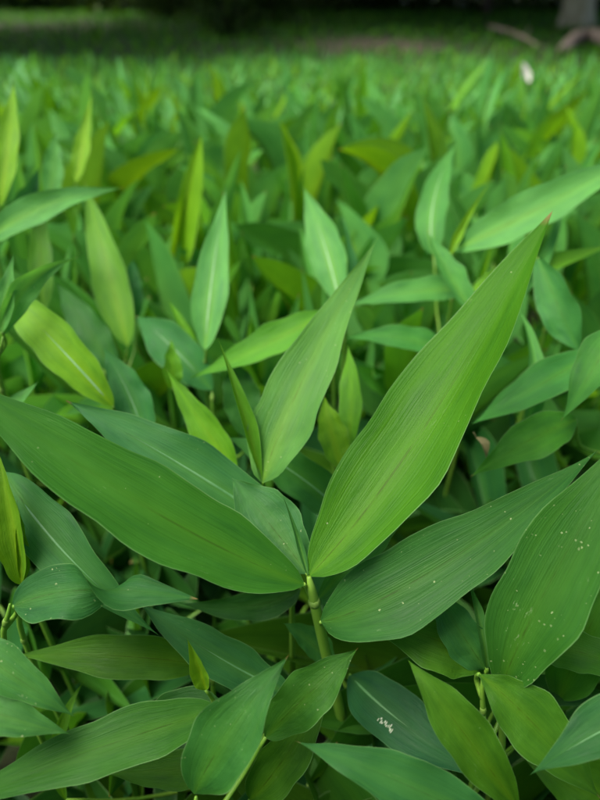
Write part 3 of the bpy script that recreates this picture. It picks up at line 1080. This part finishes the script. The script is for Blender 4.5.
def tree(px, py, rad, height, label, mat, spread=2.4, seed=1, lean=0.0, flare=1.45, n=6500, crown_low=1.1):
    base = ground_at(px, py)
    e = empty('tree', base, label, 'tree', 'trees along the clearing edge')
    r = random.Random(seed)
    pts, rads = [], []
    nseg = 14
    for k in range(nseg + 1):
        t = k / nseg
        z = -0.12 + (height + 0.12) * t
        pts.append(Vector((lean * t * height + 0.04 * math.sin(t * 5 + seed), 0.05 * math.sin(t * 4 + seed * 2), z)))
        fl = 1 + (flare - 1) * math.exp(-max(0, z + 0.0) / 0.13)
        rads.append(rad * fl * (1 - 0.62 * t))
    v, f = tube_data(pts, rads, 18)
    # buttressed foot: uneven section
    for i, p in enumerate(v):
        k = i // 18
        a = (i % 18) / 18 * 6.283
        c = pts[k]
        z = p.z
        amp = 0.16 * math.exp(-max(0, z) / 0.22) + 0.03
        v[i] = c + (p - c) * (1 + amp * math.sin(a * 5 + seed) + 0.5 * amp * math.sin(a * 3 + 1.3 * seed))
    tr = mesh_obj('trunk', v, f, mat, e)
    top = pts[-1]
    for k in range(5):
        s = pts[int(nseg * (0.55 + 0.08 * k))]
        az = k * 2.4 + seed
        end = s + Vector((math.cos(az), math.sin(az), 0.75)) * r.uniform(0.8, 1.4)
        mid = s.lerp(end, 0.5) + Vector((0, 0, -0.08))
        lv, lf = tube_data(smooth_path([s, mid, end], 7), [rad * 0.34 * (1 - 0.12 * q) for q in range(7)], 8)
        mesh_obj('limb', lv, lf, mat, tr)
    key = (round(spread, 1), n)
    if key not in crown_cache:
        crown_cache[key] = mass_mesh('crown', *leaf_cloud(n, (0, 0, 0), (spread, spread, spread * 0.5), 0.24, 9, FOREST, 0.2, 14), nv=2)
        crown_cache[key].materials.append(M_MASS)
    c = bpy.data.objects.new('crown', crown_cache[key])
    c.parent = e
    c.location = (top.x, top.y, crown_low + spread * 0.5)
    c.rotation_euler = (0, 0, r.uniform(0, 6.28))
    col.objects.link(c)
    return e


tree(573, 29, 0.165, 3.6, 'tree with a pale grey lichen-covered trunk flaring at its foot', M_BARK_PALE, 3.2, 3, 0.02)
tree(487, 17, 0.06, 3.2, 'slim tree with a straight dark trunk beside the pale-trunked one', M_BARK_DARK, 3.2, 5, -0.02)
tree(443, 8, 0.14, 3.8, 'dark-trunked tree set deep in the shade behind the slim one', M_BARK_DARK, 3.2, 7)
tree(240, 22, 0.22, 3.4, 'thick dark-trunked tree rising out of the dark shrubs', M_BARK_DARK, 3.2, 8, 0.03)
tree(118, 6, 0.16, 3.9, 'dark-trunked tree behind the low ferny shrub at the clearing edge', M_BARK_DARK, 3.2, 13)
tree(330, 4, 0.13, 3.7, 'dark-trunked tree standing alone behind the bare worn soil', M_BARK_DARK, 3.2, 17)


tree(-170, 52, 0.15, 3.0, 'unseen dark-trunked tree added to shade the turf on the worn path side', M_BARK_DARK, 3.2, 19)  # out of view, added so its crown darkens the clearing
tree(800, 56, 0.15, 3.0, 'unseen dark-trunked tree added to shade the turf beyond the arching log', M_BARK_DARK, 3.2, 23)  # also out of view, added for the shade of its crown




def added_shade_tree():
    """unseen tree, added so its crown blocks the sky behind and darkens the near plants"""
    e = tree(-170, 52, 0.15, 3.0, 'unseen dark-trunked tree added to shade the large-leaved plants, away from the clearing', M_BARK_DARK, 2.0, 31, crown_low=1.45, n=2600)
    e.location = (0.5, -2.3, 0.0)


added_shade_tree()


def shrub(px, py, w, h, label, seed, n=1500, size=0.09, cols=FOREST):
    base = ground_at(px, py)
    e = empty('shrub', base, label, 'shrub', 'shrubs along the clearing edge')
    me = mass_mesh('foliage', *leaf_cloud(n, (0, 0, h * 0.48), (w * 0.5, w * 0.45, h * 0.52), size, seed, cols, 0.3, 9), nv=2)
    me.materials.append(M_MASS)
    o = bpy.data.objects.new('foliage', me)
    o.parent = e
    col.objects.link(o)
    r = random.Random(seed)
    for k in range(4):
        a = r.uniform(0, 6.28)
        end = Vector((math.cos(a) * w * 0.3, math.sin(a) * w * 0.3, h * 0.7))
        v, f = tube_data(smooth_path([Vector((0, 0, -0.03)), end * 0.45 + Vector((0, 0, 0.05)), end], 6), [0.016 - 0.002 * q for q in range(6)], 6)
        mesh_obj('stem', v, f, M_BARK_DARK, e)
    return e


shrub(228, 36, 0.85, 0.9, 'dark leafy shrub hiding the foot of the thick tree', 21)
shrub(268, 26, 0.8, 1.1, 'tall dark shrub leaning on the thick tree, behind the leafy one', 22)
shrub(165, 20, 1.1, 0.8, 'spreading dark green shrub at the shaded edge of the turf', 23)
shrub(90, 10, 1.2, 0.9, 'ferny mid-green shrub in front of a dark trunk', 24, cols=[(0.05, 0.12, 0.02), (0.06, 0.14, 0.025)])
shrub(20, 12, 1.0, 0.8, 'low mid-green shrub beside the worn path through the turf', 25, cols=[(0.05, 0.13, 0.02), (0.07, 0.16, 0.03)])

# the wood behind, one mass
parts = []
gw = np.random.default_rng(44)
for k in range(46):
    X0 = -13 + 26 * (k % 23) / 22 + gw.uniform(-0.5, 0.5)
    Y0 = (13.8 if k < 23 else 16.5) + gw.uniform(-0.8, 0.8)
    hh = gw.uniform(3.0, 5.5)
    parts.append(leaf_cloud(1100, (X0, Y0, hh * 0.46), (1.1, 1.0, hh * 0.56), 0.26, 300 + k, FOREST, 0.3, 7))
for k in range(40):
    parts.append(leaf_cloud(420, (-12.5 + 25 * k / 39, 12.6 + gw.uniform(-0.5, 0.5), 0.35), (0.75, 0.6, 0.65), 0.17, 400 + k, FOREST, 0.1, 0))
me = mass_mesh('woodland', *[np.concatenate([p[i] for p in parts]) for i in range(7)], nv=2)
me.materials.append(M_MASS)
o = bpy.data.objects.new('woodland', me)
col.objects.link(o)
tag(o, 'dark wall of woodland closing off the clearing', None, None, 'stuff')


# ------------------------------------------------------------------ small things lying about
def branch(name, label, cat, pix, rads, mat, lift, moss=True):
    pts = [ground_at(u, v) + Vector((0, 0, l)) for (u, v), l in zip(pix, lift)]
    root = Vector((pts[0].x, pts[0].y, 0))
    e = empty(name, root, label, cat)
    path = [p - root for p in smooth_path(pts, 14)]
    rs = [np.interp(i / 13, np.linspace(0, 1, len(rads)), rads) for i in range(14)]
    v, f = tube_data(path, rs, 12)
    r = random.Random(len(label))
    for i in range(len(v)):
        c = path[min(13, i // 12)]
        v[i] = c + (v[i] - c) * (1 + r.uniform(-0.13, 0.13))
    mesh_obj('limb', v, f, mat, e)
    s = path[9]
    d = (path[10] - path[8]).normalized()
    tv, tf = tube_data([s, s + d * 0.05 + Vector((0, -0.01, 0.04)), s + d * 0.08 + Vector((0, -0.02, 0.09))], [rs[9] * 0.5, rs[9] * 0.35, rs[9] * 0.2], 7)
    mesh_obj('twig', tv, tf, mat, e)
    return e


branch('fallen_branch', 'pale broken branch lying on the shaded turf before the slim tree', 'branch',
       [(487, 36), (505, 38), (522, 44), (540, 52)], [0.022, 0.024, 0.020, 0.012], M_DEADWOOD, [0.08, 0.06, 0.05, 0.03])
branch('fallen_branch', 'thick pale log arching out of the grass at the foot of the pale tree', 'branch',
       [(562, 55), (575, 50), (592, 50), (616, 58)], [0.05, 0.055, 0.05, 0.045], M_DEADWOOD, [0.03, 0.09, 0.10, 0.04])


def crumpled_leaf(name, label, p, length, width, az, el, mat, seed):
    r = random.Random(seed)
    e = empty(name, p, label, 'dry leaf')
    verts, faces, uvs = [], [], []
    nv, nu = 12, 6
    for i in range(nv + 1):
        t = i / nv
        wd = width * 0.5 * width_profile(t, 0.4, 1.8, 1.0)
        for j in range(nu + 1):
            u = -1 + 2 * j / nu
            verts.append(Vector((u * wd * 0.8, t * length, abs(u) ** 1.5 * wd * 0.9 + 0.12 * length * math.sin(t * 4 + seed) + r.uniform(-1, 1) * 0.05 * width)))
    rot = Matrix.Rotation(az, 3, 'Z') @ Matrix.Rotation(el, 3, 'X')
    verts = [rot @ q for q in verts]
    for i in range(nv):
        for j in range(nu):
            a = i * (nu + 1) + j
            faces.append((a, a + 1, a + nu + 2, a + nu + 1))
    b = mesh_obj('blade', verts, faces, mat, e)
    sv, sf = tube_data([rot @ Vector((0, -0.25 * length, 0.0)), rot @ Vector((0, -0.1 * length, 0.02 * length)), rot @ Vector((0, 0.05 * length, 0.12 * length * math.sin(seed)))], [width * 0.03] * 3, 6)
    mesh_obj('stalk', sv, sf, mat, e)
    return e


crumpled_leaf('bleached_leaf', 'bleached white curled leaf caught on top of the distant grass', at(527, 84, 1.75), 0.062, 0.036, R(20), R(50), M_WHITE, 3)
crumpled_leaf('dry_leaf', 'long grey-tan curled leaf lying on the grass below the bleached one', at(540, 92, 1.65), 0.10, 0.022, R(-80), R(4), M_DEADWOOD, 4)
crumpled_leaf('dry_leaf', 'small frayed tan leaf scrap caught between green leaves', at(476, 437, .345), 0.013, 0.007, R(-150), R(-35), M_DRY, 6)
